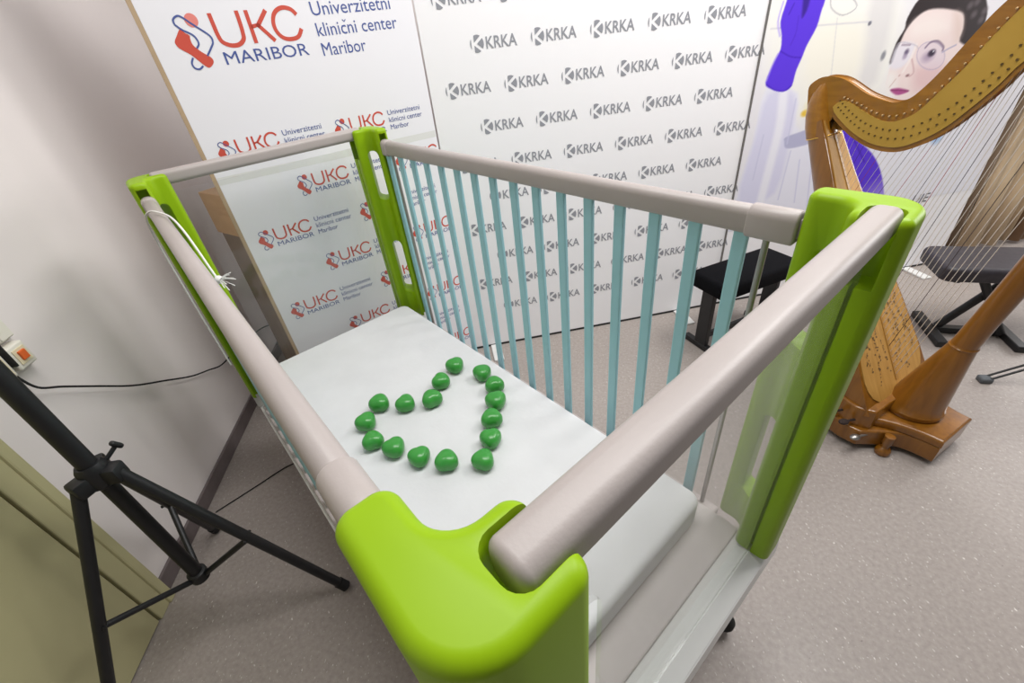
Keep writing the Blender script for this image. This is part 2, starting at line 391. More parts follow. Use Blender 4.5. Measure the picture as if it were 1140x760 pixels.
# ------------------------------------------------------------------ green hearts on the mattress, in a heart-shaped ring
def heart_me():
    bm = bmesh.new(); bmesh.ops.create_uvsphere(bm, u_segments=40, v_segments=24, radius=1)
    for v in bm.verts:
        x, y, z = v.co; t = math.atan2(y, x); r = math.hypot(x, y)
        rad = 1 + .075 * math.cos(3 * (t - math.pi / 2) + math.pi) - .07 * math.exp(-((t - math.pi / 2) / .30) ** 2)
        f = r ** .86 if r > 1e-6 else 0
        nx, ny = math.cos(t) * f * rad, math.sin(t) * f * rad
        dz = -.16 * math.exp(-((nx) ** 2 + (ny - .95) ** 2) / .06)
        v.co = Vector((nx * .0335, ny * .0325, (abs(z) ** .8 * (1 if z > 0 else -1) + max(0, z) * dz) * .0265 + .0265))
    me = bpy.data.meshes.new('heart_ball'); bm.to_mesh(me); bm.free(); return me
HM = heart_me(); HM.materials.append(M_ball)
for p in HM.polygons: p.use_smooth = True
CAND = [(.545, .994), (.459, .959), (.386, .904), (.312, .954), (.25, 1.022), (.177, .974), (.156, .882), (.188, .807), (.224, .722), (.272, .65), (.347, .576), (.413, .623), (.467, .684), (.527, .736), (.575, .801), (.586, .884)]
WHERE = ['at the top of the ring, just left of the gap', 'just below the top left one, second down towards the notch',
         'in the notch of the ring, between the two lobes', 'in the left lobe, next one left of the notch', 'at the upper left corner of the left lobe',
         'farthest left of the whole ring', 'touching the farthest left one, just below it', 'on the lower left curve, fourth before the tip',
         'on the lower edge, third before the tip', 'on the lower edge, second before the tip', 'at the pointed tip of the ring, nearest the clear end panel',
         'on the right side, first one up from the tip', 'on the right side, second one up from the tip', 'on the right side, third up from the tip, farthest right',
         'on the right side, second down from the gap', 'right of the gap at the top, nearest the long teal gate']
ROT = [20, 60, 200, 50, 170, 40, 190, 30, 10, 175, 150, 0, 178, 5, 182, 120]
for (x, y), w, r in zip(CAND, WHERE, ROT):
    o = bpy.data.objects.new('heart_ball', HM); C.objects.link(o)
    p = CR @ Vector((x, y, .598)); o.location = p; o.rotation_euler = (0, 0, math.radians(r)); s = random.uniform(.96, 1.04); o.scale = (s, s, s)
    tag(o, 'green heart ball ' + w, 'ball', 'green heart balls on the mattress')

# ------------------------------------------------------------------ white cord over the left gate rail
cp = [(-.066, 1.36, .80), (-.067, 1.355, 1.0), (-.066, 1.345, 1.2), (-.064, 1.33, 1.27), (-.058, 1.315, 1.306), (-.045, 1.30, 1.318), (-.030, 1.27, 1.317), (-.014, 1.20, 1.314), (-.008, 1.10, 1.302), (-.004, 1.05, 1.265), (-.002, 1.01, 1.235), (0, .985, 1.212)]
cdm = bmesh.new(); tube(cdm, catmull(cp, 6), .0025, 8)
co = thing('tied_cord', 'thin white cord looped over the left gate rail and tied in a knot', 'cord', (OX, OY, 0), TH)
obj('cord_line', cdm, M_cord, co, 60)
kn = bmesh.new()
bmesh.ops.create_icosphere(kn, subdivisions=2, radius=.010, matrix=Matrix.Translation((.002, .98, 1.208)))
for i in range(9):
    a = i * 2.4; d = Vector((.5 + .5 * math.cos(a), -.8 + .5 * math.sin(a), .5 * math.sin(a * 1.7))).normalized()
    q = Vector((.002, .98, 1.208)); tube(kn, [q, q + d * .018 + Vector((0, 0, .002)), q + d * .034], .0012, 5)
obj('knot', kn, M_cord, co, 60)

# ------------------------------------------------------------------ the panels behind
PA = np.array([-.03, 2.25, 0])
PD = np.array([1.58, .035, 0]); PD /= np.linalg.norm(PD)
def plane_bm(polys, A, D, depth=.0012, off=0.0):
    """2-D shapes (s, z) laid on the upright plane through A along D; raised towards the room by off"""
    bm = bmesh.new(); D = Vector(D); N = Vector((D.y, -D.x, 0)); A = Vector(A)
    for v, f in polys:
        vs = [bm.verts.new(A + D * s + N * (off + depth) + Vector((0, 0, z))) for s, z in v]
        for q in f:
            try: bm.faces.new([vs[i] for i in q])
            except ValueError: pass
    for fc in bm.faces:
        fc.normal_update()
        if fc.normal.dot(N) < 0: fc.normal_flip()
    return bm
def pobj(name, bm, m, parent):
    me = bpy.data.meshes.new(name); bm.to_mesh(me); bm.free(); me.materials.append(m)
    o = bpy.data.objects.new(name, me); C.objects.link(o); o.parent = parent; return o
def poly(pts): return (list(pts), [tuple(range(len(pts)))])
def stroke(pts, w, cap=True):                 # a line drawn with a pen of width w
    P = [np.array(p) for p in pts]; L = []; R = []
    for i, p in enumerate(P):
        d = P[min(i + 1, len(P) - 1)] - P[max(i - 1, 0)]; d = d / (np.linalg.norm(d) + 1e-9); n = np.array([-d[1], d[0]])
        L.append(tuple(p + n * w / 2)); R.append(tuple(p - n * w / 2))
    k = len(P); return (L + R, [(i, i + 1, k + i + 1, k + i) for i in range(k - 1)])
def disc(cx, cy, r, n=20): return poly([(cx + r * math.cos(2 * math.pi * i / n), cy + r * math.sin(2 * math.pi * i / n)) for i in range(n)])
def clip(pts, a, b, c):                       # keep a*x + b*y <= c
    out = []
    for i in range(len(pts)):
        p, q = pts[i], pts[(i + 1) % len(pts)]; fp, fq = a * p[0] + b * p[1] - c, a * q[0] + b * q[1] - c
        if fp <= 0: out.append(p)
        if fp * fq < 0: t = fp / (fp - fq); out.append((p[0] + t * (q[0] - p[0]), p[1] + t * (q[1] - p[1])))
    return out
def shift(pv, dx, dy, s=1.0): return ([(dx + x * s, dy + y * s) for x, y in pv[0]], pv[1])
def panel_box(A, D, s0, s1, z0, z1, t0, t1, bev=.002):
    D = Vector(D); N = Vector((D.y, -D.x, 0))
    m = Matrix((( D.x, N.x, 0, A[0]), (D.y, N.y, 0, A[1]), (0, 0, 1, 0), (0, 0, 0, 1)))
    return BX((s0, t0, z0), (s1, t1, z1), bev, 2, m)

# --- grey logo wall
kw = thing('logo_wall', 'wide white display wall printed with rows of small grey logos', 'display wall', tuple(PA))
kw_children = []
def kpart(name, bm, m):
    o = pobj(name, bm, m, kw); o.data.transform(Matrix.Translation(-Vector(PA))); return o
o = obj('printed_panel', panel_box(PA, PD, 0, 1.574, .012, 2.25, -.03, 0), M_krka, kw); o.data.transform(Matrix.Translation(-Vector(PA)))
o = obj('lower_edge', panel_box(PA, PD, 0, 1.574, .0, .012, -.03, .003), M_black, kw); o.data.transform(Matrix.Translation(-Vector(PA)))
def k_emblem(r=.032):
    c = [(r * .92 * math.cos(2 * math.pi * i / 36), r * math.sin(2 * math.pi * i / 36)) for i in range(36)]
    P = []
    P.append(clip(c, 1, 0, -.74 * r))                                      # bow at the left
    P.append(clip(clip(c, -1, 0, .36 * r), 1, -1.25, -.58 * r))            # above the upper arm
    P.append(clip(clip(c, -1, 1.25, -.02 * r), -1, -1.25, -.02 * r))       # between the arms
    P.append(clip(clip(c, -1, 0, .36 * r), 1, 1.25, -.58 * r))             # below the lower arm
    return [poly(p) for p in P if len(p) > 2]
EM = k_emblem(); KT = fit_text('KRKA', .047, -.021, .135, .042, bold=.012)
polys = []
row = 0; z = 2.052
while z > .2:
    x = (.09 if row % 2 == 0 else .225)
    while x < 1.40 + (.06 if row % 2 == 0 else 0):
        for e in EM: polys.append(shift(e, x + .008, z))
        polys.append(shift(KT, x, z)); x += .2655
    z -= .1615; row += 1
kpart('grey_logos', plane_bm(polys, PA, PD), M_logo)
for s in (.12, 1.33):
    o = obj('foot', panel_box(PA, PD, s - .03, s + .03, .0, .012, .004, .17, .004), M_white, kw); o.data.transform(Matrix.Translation(-Vector(PA)))

# --- lab poster wall
PB = PA + PD * 1.580
lw = thing('poster_wall', 'tall display wall printed with a photo of a lab worker wearing purple gloves', 'display wall', tuple(PB))
PN = np.array([PD[1], -PD[0], 0])
def pk(p): P = on_plane(p, PN, PB); return ((P - PB) @ PD, P[2])
def poster():
    S0, S1, Z0, Z1 = .0, 1.655, .5, 2.1
    nx, nz = 400, 440
    s = np.linspace(S0, S1, nx); zz = np.linspace(Z0, Z1, nz); G = np.stack(np.meshgrid(s, zz), -1).reshape(-1, 2)
    col = np.tile(np.array([236, 234, 240.]), (len(G), 1))
    def sd(px):
        P = np.array(catmull([pk(p) for p in px], 3, True)); q = np.roll(P, -1, 0); d = np.full(len(G), 9.); ins = np.zeros(len(G), bool)
        for a, b in zip(P, q):
            e = b - a; w = G - a; t = np.clip((w @ e) / (e @ e + 1e-12), 0, 1); d = np.minimum(d, np.linalg.norm(w - t[:, None] * e, axis=1))
            c1 = (a[1] <= G[:, 1]) != (b[1] <= G[:, 1]); xx = a[0] + (G[:, 1] - a[1]) / (e[1] + 1e-12) * e[0]; ins ^= c1 & (G[:, 0] < xx)
        return np.where(ins, d, -d)
    def put(px, c, soft=.006, al=1.0, grad=None):
        nonlocal col
        a = np.clip(sd(px) / soft + .5, 0, 1) * al
        if grad is not None:                     # printed fade between two photo points
            A, B = np.array(pk(grad[0])), np.array(pk(grad[1])); t = np.clip((G - A) @ (B - A) / ((B - A) @ (B - A)), 0, 1); a = a * (1 - t)
        col = col * (1 - a[:, None]) + np.array(c, float) * a[:, None]
    def spot(p, r, c, al=1, soft=.5, ry=None):
        nonlocal col
        q = np.array(pk(p)); ry = ry or r; d = np.sqrt(((G[:, 0] - q[0]) / r) ** 2 + ((G[:, 1] - q[1]) / ry) ** 2)
        a = np.clip((1 - d) / soft + .5, 0, 1) * al; col = col * (1 - a[:, None]) + np.array(c, float) * a[:, None]
    def line(px, w, c, al=1):
        nonlocal col
        P = np.array(catmull([pk(p) for p in px], 4)); d = np.full(len(G), 9.)
        for a, b in zip(P, P[1:]):
            e = b - a; w_ = G - a; t = np.clip((w_ @ e) / (e @ e + 1e-12), 0, 1); d = np.minimum(d, np.linalg.norm(w_ - t[:, None] * e, axis=1))
        a = np.clip((w - d) / (w * .8) + .3, 0, 1) * al; col = col * (1 - a[:, None]) + np.array(c, float) * a[:, None]
    # bright lab behind her
    put([(858, -40), (1000, -40), (985, 100), (905, 130), (860, 120)], (243, 242, 238), .1)
    put([(975, -20), (1000, -20), (975, 90), (955, 90)], (228, 226, 226), .05)
    put([(900, 35), (960, 25), (950, 90), (900, 100)], (246, 243, 232), .08)
    line([(858, 32), (970, 24)], .004, (208, 206, 214), .7)
    line([(932, 20), (925, 85)], .003, (206, 206, 212), .6)
    line([(938, -12), (954, 6), (938, 17), (925, 8), (926, -8)], .003, (176, 174, 180), .8)
    spot((968, 26), .009, (120, 120, 132)); spot((983, 62), .012, (120, 122, 132), .8, .8, .02)
    spot((896, 126), .022, (232, 192, 70), 1, .8, .016); spot((902, 118), .03, (246, 228, 160), .5, 1.2)
    # white coat
    put([(853, 98), (888, 104), (886, 140), (908, 150), (985, 160), (1060, 150), (1075, 300), (800, 300), (818, 225), (838, 160)], (234, 234, 248), .02)
    put([(856, 104), (884, 106), (880, 150), (862, 215), (822, 225), (840, 155)], (220, 219, 243), .03)
    line([(872, 106), (868, 140), (858, 180), (846, 226)], .03, (242, 242, 252), .9)
    put([(873, 158), (874, 153), (890, 147), (907, 142), (908, 156), (890, 163), (875, 165)], (184, 184, 214), .008)
    for a, b in (((886, 110), (876, 160)), ((890, 178), (884, 225)), ((880, 168), (866, 222)), ((850, 150), (838, 200)), ((905, 165), (898, 230))): line([a, b], .005, (204, 204, 232), .7)
    put([(985, 150), (1080, 110), (1075, 300), (960, 300)], (240, 240, 248), .08)
    spot((1043, 154), .03, (170, 200, 236), .9, 1)
    # gloves
    PU = (95, 58, 226)
    put([(884, -30), (876, 0), (868.7, 24), (870, 39.5), (868.7, 55), (862, 68), (852, 92), (858, 99), (871, 102), (881, 96), (886, 79), (893, 63), (898, 50.5), (909, 30), (914, 13), (918.5, 0), (926, -30)], PU, .006)
    line([(872, 2), (866, 24), (868, 40)], .005, (178, 160, 244), .7); line([(866, 60), (860, 72), (853, 90)], .006, (170, 150, 244), .7)
    put([(897, -20), (904, -20), (900, 6), (893, 20), (893, 10)], (58, 34, 140), .012, .9)
    line([(884, 4), (878, 16)], .004, (66, 36, 180), .6); line([(869, 57), (880, 63), (891, 64)], .0035, (72, 36, 190), .8)
    line([(889, 18), (886, 36), (880, 50)], .004, (80, 44, 200), .5); line([(853, 94), (862, 100), (873, 101), (881, 95)], .004, (70, 36, 190), .7)
    put([(934, 134), (952, 154), (970, 170), (980, 190), (984, 215), (984, 245), (962, 245), (952, 205), (943, 172)], (94, 58, 216), .008, 1, ((968, 200), (974, 244)))
    line([(948, 150), (962, 180)], .006, (70, 34, 176), .6)
    # head
    put([(1026, -4), (1010, 20), (1007, 32), (998, 47), (990, 69), (994, 69), (1003, 48), (1030, 30), (1066, 50), (1078, 52), (1094, 30), (1099, 8), (1090, -16), (1060, -26)], (46, 36, 38), .008)
    for p in ((1088, 2), (1096, 12), (1084, 16), (1092, 22), (1080, 6)): spot(p, .016, (120, 110, 116), .55, 1)
    put([(994, 69), (1002, 47), (1009.5, 32), (1020.5, 19), (1033, 11), (1049, 9.5), (1066, 12), (1072.7, 17), (1072, 32), (1068, 46), (1078, 56), (1062, 92), (1040, 110), (1014, 115), (998, 113), (989, 106), (986, 96), (988, 84), (991, 74)], (240, 222, 220), .010)
    put([(1018, 24), (1046, 16), (1058, 30), (1036, 42), (1012, 42)], (247, 236, 232), .06, .8)
    put([(986, 84), (996, 80), (998, 96), (994, 112), (982, 110)], (244, 240, 238), .05, .9)
    put([(1020, 76), (1050, 72), (1042, 98), (1018, 100)], (226, 192, 194), .06, .8)
    put([(1062, 14), (1072, 20), (1070, 40), (1062, 46)], (222, 200, 190), .04, .6)
    put([(1000, 49), (1018, 49), (1014, 64), (1002, 76), (990, 74)], (234, 231, 242), .02, .85)
    line([(1020, 50), (1013, 66), (1005, 80)], .008, (248, 238, 236), .8)
    circ = [(1036 + 15.5 * math.cos(t), 62 + 15.5 * math.sin(t)) for t in [2 * math.pi * k / 16 for k in range(17)]]
    put(circ[:-1], (224, 210, 226), .02, .55)
    line(circ, .003, (180, 166, 194), .6)
    line([(1022, 54), (1018, 50), (1000, 48), (993, 68)], .003, (186, 182, 200), .6)
    line([(1030, 53), (1036, 47), (1044, 46), (1050, 52), (1049, 56)], .006, (112, 94, 122), .7); line([(1004, 50), (1013, 50)], .005, (140, 120, 140), .6)
    line([(1049, 58), (1056, 54), (1064, 50)], .005, (176, 170, 196), .8)
    spot((1033, 63), .032, (150, 128, 160), .6, 1.2, .022)
    spot((1009, 58), .012, (92, 78, 108), .85, 1, .013); spot((1007, 63), .012, (160, 144, 172), .7, 1, .012); spot((1037, 59), .020, (52, 40, 60), .95, .8, .015)
    spot((1039, 57), .004, (230, 226, 240))
    spot((1010, 84), .010, (120, 78, 84), .8, 1.1, .006); line([(1015, 66), (1017, 80), (1012, 85)], .005, (206, 170, 172), .7); spot((1001, 84), .005, (190, 150, 150), .7, 1)
    line([(997, 88), (990, 97)], .004, (206, 176, 172), .6)
    put([(990.5, 100), (998, 98), (1004, 98.5), (1012, 101), (1005, 104.5), (997, 105.5)], (176, 84, 142), .008)
    line([(992, 100.5), (1002, 100.5), (1011, 101)], .003, (120, 50, 90), .7)
    me = bpy.data.meshes.new('printed_photo'); D = PD; 
    V = PB + G[:, :1] * D * 1.0 + PN * .0012 + np.stack([0 * G[:, 0], 0 * G[:, 0], G[:, 1]], 1) - PB
    idx = np.arange(nx * nz).reshape(nz, nx)
    Fc = np.stack([idx[:-1, :-1], idx[:-1, 1:], idx[1:, 1:], idx[1:, :-1]], -1).reshape(-1, 4)
    me.from_pydata(V.tolist(), [], Fc.tolist())
    at = me.color_attributes.new('print', 'FLOAT_COLOR', 'POINT')
    c = np.clip(col / 255, 0, 1); c = np.where(c <= .04045, c / 12.92, ((c + .055) / 1.055) ** 2.4)
    at.data.foreach_set('color', np.concatenate([c, np.ones((len(c), 1))], 1).astype(np.float32).ravel())
    m = mat('photo_print', (240, 240, 240), .5, spec=.25); nt = m.node_tree
    a = nt.nodes.new('ShaderNodeVertexColor'); a.layer_name = 'print'; nt.links.new(a.outputs['Color'], nt.nodes['Principled BSDF'].inputs['Base Color'])
    me.materials.append(m); o = bpy.data.objects.new('printed_photo', me); C.objects.link(o); o.parent = lw; return o
o = obj('backing_panel', panel_box(PB, PD, 0, 1.655, .012, 2.32, -.03, 0), M_krka, lw); o.data.transform(Matrix.Translation(-Vector(PB)))
poster()
o = obj('edge_profile', panel_box(PB, PD, -.008, .002, .0, 2.32, -.03, .006), mat('grey_aluminium', (128, 126, 124), .4, metal=.4), lw); o.data.transform(Matrix.Translation(-Vector(PB)))
o = obj('lower_edge', panel_box(PB, PD, .004, 1.655, .0, .012, -.03, .003), M_black, lw); o.data.transform(Matrix.Translation(-Vector(PB)))
a = pk((1014, 226)); t = fit_text('UJE', a[0], a[1] - .004, .115, .052, bold=.004, shear=.2)
o = pobj('caption', plane_bm([t], PB, PD, .002), mat('grey_caption_ink', (104, 106, 112), .6), lw); o.data.transform(Matrix.Translation(-Vector(PB)))
o = obj('foot', panel_box(PB, PD, 1.37, 1.43, .0, .012, .004, .17, .004), M_white, lw); o.data.transform(Matrix.Translation(-Vector(PB)))

# --- hospital banner, turned towards the crib
ph = math.radians(26); UD = np.array([math.cos(ph), math.sin(ph), 0]); UA = np.array([-.035, 2.243, 0])
ub = thing('hospital_banner', 'white banner with a large red and blue hospital logo above rows of small ones', 'banner', tuple(UA))
def upart(o): o.data.transform(Matrix.Translation(-Vector(UA))); return o
upart(obj('printed_panel', panel_box(UA, UD, -.922, -.002, .03, 2.2, -.012, 0, .001), M_banner, ub))
upart(obj('side_trim', panel_box(UA, UD, -.936, -.922, .02, 2.21, -.026, -.0005, .001), M_tan, ub))
upart(obj('base', panel_box(UA, UD, -.936, -.002, 0, .03, -.03, .004, .003), M_steel, ub))
UN = np.array([UD[1], -UD[0], 0])
def uk(p): P = on_plane(p, UN, UA); return (float((P - UA) @ UD), float(P[2]))
def uz(L, k=1): return [uk((180 + x / 6.706, 5 + y / 6.706)) for x, y in L]
RED = catmull(uz([(135, 185), (112, 235), (98, 275), (108, 302), (135, 330), (220, 377), (325, 458), (362, 470), (388, 432), (368, 394), (300, 355), (236, 305), (214, 260), (208, 232), (172, 212)]), 4, True)
DOT = uz([(220, 118)])[0]
RIB = [catmull(uz(L), 6) for L in ([(96, 150), (84, 116), (104, 90), (140, 90), (240, 155), (355, 230), (382, 280), (368, 325), (342, 384)], [(96, 150), (150, 188), (232, 228), (268, 270), (276, 300), (262, 328)], [(234, 398), (226, 440), (248, 474), (285, 482), (310, 458)])]
UKC = [catmull(uz(L), 6) for L in ([(350, 65), (385, 150), (420, 230), (455, 280), (520, 305), (580, 298), (612, 258), (604, 205), (580, 125), (552, 45)], [(1005, 75), (962, 36), (905, 22), (860, 40), (835, 80), (834, 140), (858, 200), (905, 245), (960, 258), (1020, 240), (1043, 180)])] + [uz(L) for L in ([(622, 42), (708, 288)], [(772, 42), (714, 166)], [(664, 168), (718, 152), (850, 270)])]
MB = uz([(490, 450)])[0], uz([(1105, 366)])[0]
EC = uz([(236, 280)])[0]
def heading(cx, cy, k):
    T = lambda L: [(cx + (x - EC[0]) * k, cy + (y - EC[1]) * k) for x, y in L]
    red = [poly(T(RED))]; dot = [disc(*T([DOT])[0], .019 * k)]; rib = [stroke(T(L), .0052 * k) for L in RIB]; ini = [stroke(T(L), .0125 * k) for L in UKC]
    a, b = T(MB); city = fit_text('MARIBOR', a[0], a[1], b[0] - a[0], .036 * k)
    return red, dot, rib, ini, [city]
def caron(line, letter_frac, y, h):             # the hook over a c
    xs = [p[0] for p in line[0]]; x = min(xs) + (max(xs) - min(xs)) * letter_frac
    return stroke([(x - h * .5, y + h * .6), (x, y), (x + h * .5, y + h * .6)], h * .26)
R1, P1, B1, W1, C1 = heading(EC[0], EC[1], 1)
upart(pobj('logo_emblem', plane_bm(R1, UA, UD, .0008), M_red, ub)); upart(pobj('emblem_dot', plane_bm(P1, UA, UD, .0006), M_pink, ub)); upart(pobj('emblem_ribbon', plane_bm(B1, UA, UD, .0012), M_blue, ub))
upart(pobj('logo_initials', plane_bm(W1, UA, UD, .0008), M_red, ub))
upart(pobj('logo_city', plane_bm(C1, UA, UD, .0008), M_blue, ub))
kl = fit_text('klinicni center', -.402, 1.653, .318, .040)
upart(pobj('accent_mark', plane_bm([caron(kl, .345, 1.689, .012)], UA, UD, .0008), M_blue, ub))
for L in ([fit_text('Univerzitetni', -.402, 1.715, .305, .040)], [kl], [fit_text('Maribor', -.402, 1.592, .170, .040)]):
    upart(pobj('name_line', plane_bm(L, UA, UD, .0008), M_blue, ub))
zrow, i = 1.338, 0
while zrow > .12:
    for s in ((-.852, -.418) if i % 2 == 0 else (-.632, -.200)):
        a, b, c, d, e = heading(s, zrow, .53)
        lg = upart(pobj('small_logo', plane_bm(a + b + d, UA, UD, .0007), M_red, ub))
        bl = []
        upart(pobj('small_city_name', plane_bm(c + e, UA, UD, .0010), M_blue, lg))
        if s + .37 < 0:
            
            bl += [fit_text('Univerzitetni', s + .209, zrow + .020, .15, .019), fit_text('klinicni center', s + .209, zrow - .008, .155, .019), fit_text('Maribor', s + .209, zrow - .036, .085, .019)]
        if bl: upart(pobj('small_lettering', plane_bm(bl, UA, UD, .0010), M_blue, lg))
    zrow -= .1705; i += 1
upart(pobj('print_seam', plane_bm([poly([(-.92, 1.235), (-.004, 1.235), (-.004, 1.262), (-.92, 1.262)])], UA, UD, .0003), M_fold, ub))

# ------------------------------------------------------------------ cabinet behind the banner
cb = thing('wooden_cabinet', 'tan wooden cabinet standing behind the hospital banner near the left wall', 'cabinet', (-1.15, 2.23, 0), math.radians(-42))
obj('top_drawer_box', BX((0, 0, .955), (.36, .42, 1.145), .004), M_cab, cb)
obj('carcass', BX((.015, .01, 0), (.345, .41, .955), .003), M_cabd, cb)

# ------------------------------------------------------------------ curtains at the right
def curtain(name, label, s0, s1, y0, colr, amp, wl, ph0):
    bm = bmesh.new(); n = int((s1 - s0) / .008); zs = [.03, .5, 1.0, 1.6, 2.5]; cols = []
    for i in range(n + 1):
        s = s0 + (s1 - s0) * i / n
        cols.append([bm.verts.new((s, y0 + amp * math.sin(2 * math.pi * s / wl + ph0) + amp * .4 * math.sin(2 * math.pi * s / wl * 2.3 + 1) * (1 + .2 * j), z)) for j, z in enumerate(zs)])
    for a, b in zip(cols, cols[1:]):
        for j in range(4): bm.faces.new((a[j], b[j], b[j + 1], a[j + 1]))
    m = mat(name + '_cloth', colr, .85, spec=.15, var=8, scale=5, sheen=.2)
    o = obj(name, bm, m, None, 60); md = o.modifiers.new('thick', 'SOLIDIFY'); md.thickness = .004; return tag(o, label, 'curtain', 'curtains at the right')
curtain('brown_curtain', 'taupe brown pleated curtain hanging right beside the lab poster', 3.13, 3.36, 2.40, (132, 112, 92), .025, .12, 0)
curtain('beige_curtain', 'pale beige pleated curtain behind the padded stool', 3.37, 3.80, 2.40, (206, 184, 154), .03, .17, 1)
curtain('dark_curtain', 'dark brown pleated curtain farthest right, behind the harp pillar', 3.81, 4.9, 2.40, (138, 108, 80), .035, .19, 2)

# ------------------------------------------------------------------ harp
HB = np.array([1.75, 1.06, 0]); HA = math.radians(111)
harp = thing('concert_harp', 'honey brown concert harp with gilt neck plate standing behind the crib', 'harp', tuple(HB), HA)
XZ = lambda y: Matrix(((1, 0, 0, 0), (0, 0, -1, y), (0, 1, 0, 0), (0, 0, 0, 1)))     # (x, z) outline pushed along -y from y
# base: lower tier and upper slab with concave sides
def base_outline(f, w, r, wr):
    side = catmull([(-f, w), (-.075, w + .006), (-.02, w + .025), (.03, w + .075), (.08, wr)], 5)
    rear = catmull([(.08, wr), (.16, wr + .006), (.27, wr - .03), (r - .03, wr * .55), (r, 0)], 5)
    up = side + rear[1:]; return [(x, -y) for x, y in up] + [(x, y) for x, y in up[::-1][1:]]
lo = base_outline(.131, .111, .42, .252)
obj('lower_plinth', prism(bmesh.new(), lo, .022, .105, r=.008, rb=.012), M_honey, harp, 35)
slab_side = catmull([(-.132, .112), (-.07, .120), (-.01, .138), (.045, .165), (.088, .195)], 6)
slab = [(x, -y) for x, y in slab_side] + [(.112, -.185), (.112, .185)] + slab_side[::-1]
pbx = catmull([(.07, .215), (.12, .240), (.17, .236), (.27, .205), (.37, .13), (.405, 0)], 5)
obj('pedal_box', prism(bmesh.new(), [(x, -y) for x, y in pbx] + [(x, y) for x, y in pbx[::-1][1:]], .104, .20, r=.01), M_honey, harp, 35)
obj('upper_slab', prism(bmesh.new(), slab, .105, .142, r=.012, rb=.006), M_honey, harp, 35)
for fx, fy in ((.004, .182), (.004, -.182), (.33, .13), (.33, -.13)):
    ft = bmesh.new(); lathe(ft, [(.018, 0), (.026, .004), (.028, .018), (.024, .03), (.014, .038), (.013, .05), (.018, .06), (.018, .10)], 20, fx, fy); obj('foot', ft, M_honey, harp, 40)
# column
lean = Matrix(((1, 0, -.125, .050), (0, 1, 0, 0), (0, 0, 1, 0), (0, 0, 0, 1)))      # the pillar leans a little forward
ring = [(.098, .142), (.102, .148), (.102, .165), (.096, .172), (.090, .20), (.080, .26), (.068, .33), (.056, .40), (.046, .46), (.0425, .482)]
obj('pillar_cone', xf(lathe(bmesh.new(), ring, 40), lean), M_honey, harp, 40)
obj('pillar_ring', xf(lathe(bmesh.new(), [(.0425, .482), (.0442, .4835), (.0442, .4875), (.0425, .489), (.041, .494)], 40), lean), M_honey, harp, 40)
obj('pillar', xf(lathe(bmesh.new(), [(.040, .494), (.038, .60), (.037, 1.2), (.038, 1.62), (.046, 1.70), (.05, 1.76), (.045, 1.82), (.03, 1.85)], 36), lean), M_honey, harp, 40)
# soundbox: rounded back swept from the base to the shoulder
P0, P1_ = np.array([.085, .175]), np.array([.690, 1.195])
dirv = (P1_ - P0) / np.linalg.norm(P1_ - P0); nb = np.array([dirv[1], -dirv[0]])        # nb: backwards, away from the strings
def wid(t): return float(np.interp(t, [0, .12, .3, .55, .8, 1], [.235, .222, .188, .128, .078, .052]))
def dep(t): return float(np.interp(t, [0, .3, .7, 1], [.235, .20, .125, .085]))
bm = bmesh.new(); rings = []
for i in range(25):
    t = i / 24; c = P0 + (P1_ - P0) * t; w, d = wid(t), dep(t); r = []
    for k in range(21):
        a = math.pi * k / 20; y = w * math.cos(a) ; dd = d * abs(math.sin(a)) ** .8
        z = c[1] + nb[1] * dd; r.append(bm.verts.new((c[0] + nb[0] * dd, y, max(z, .102))))
    rings.append(r)
for a, b in zip(rings, rings[1:]):
    for k in range(20): bm.faces.new((a[k], a[k + 1], b[k + 1], b[k]))
    bm.faces.new((a[20], a[0], b[0], b[20]))
bm.faces.new(rings[0]); bm.faces.new(rings[-1][::-1])
obj('soundbox', bm, M_honey, harp, 40)
def on_board(t, y, h=0): c = P0 + (P1_ - P0) * t - nb * h; return Vector((c[0], y, c[1]))
bm = bmesh.new(); rows = []
for i in range(31):
    t = .015 + .98 * i / 30; w = wid(t) - .012; 
    if i < 5: w *= (.62, .83, .93, .98, 1)[i]
    rows.append([bm.verts.new(on_board(t, w * u, .004)) for u in (-1, -.5, 0, .5, 1)])
for a, b in zip(rows, rows[1:]):
    for k in range(4): bm.faces.new((a[k], a[k + 1], b[k + 1], b[k]))
r = bmesh.ops.extrude_face_region(bm, geom=list(bm.faces))
for v in r['geom']:
    if isinstance(v, bmesh.types.BMVert): v.co += Vector((nb[0], 0, nb[1])) * .006
sb = obj('soundboard', bm, M_spruce, harp)
st = bmesh.new()
for t0, t1 in ((.06, .99),):
    a = [on_board(t0 + (t1 - t0) * k / 12, -.009 * (1 - .4 * k / 12), .0065) for k in range(13)]; b = [on_board(t0 + (t1 - t0) * k / 12, .009 * (1 - .4 * k / 12), .0065) for k in range(13)]
    va = [st.verts.new(p) for p in a]; vb = [st.verts.new(p) for p in b]
    for k in range(12): st.faces.new((va[k], va[k + 1], vb[k + 1], vb[k]))
r = bmesh.ops.extrude_face_region(st, geom=list(st.faces))
for v in r['geom']:
    if isinstance(v, bmesh.types.BMVert): v.co += Vector((nb[0], 0, nb[1])) * .004
obj('string_strip', st, mat('strip_maple', (164, 120, 54), .4), sb)
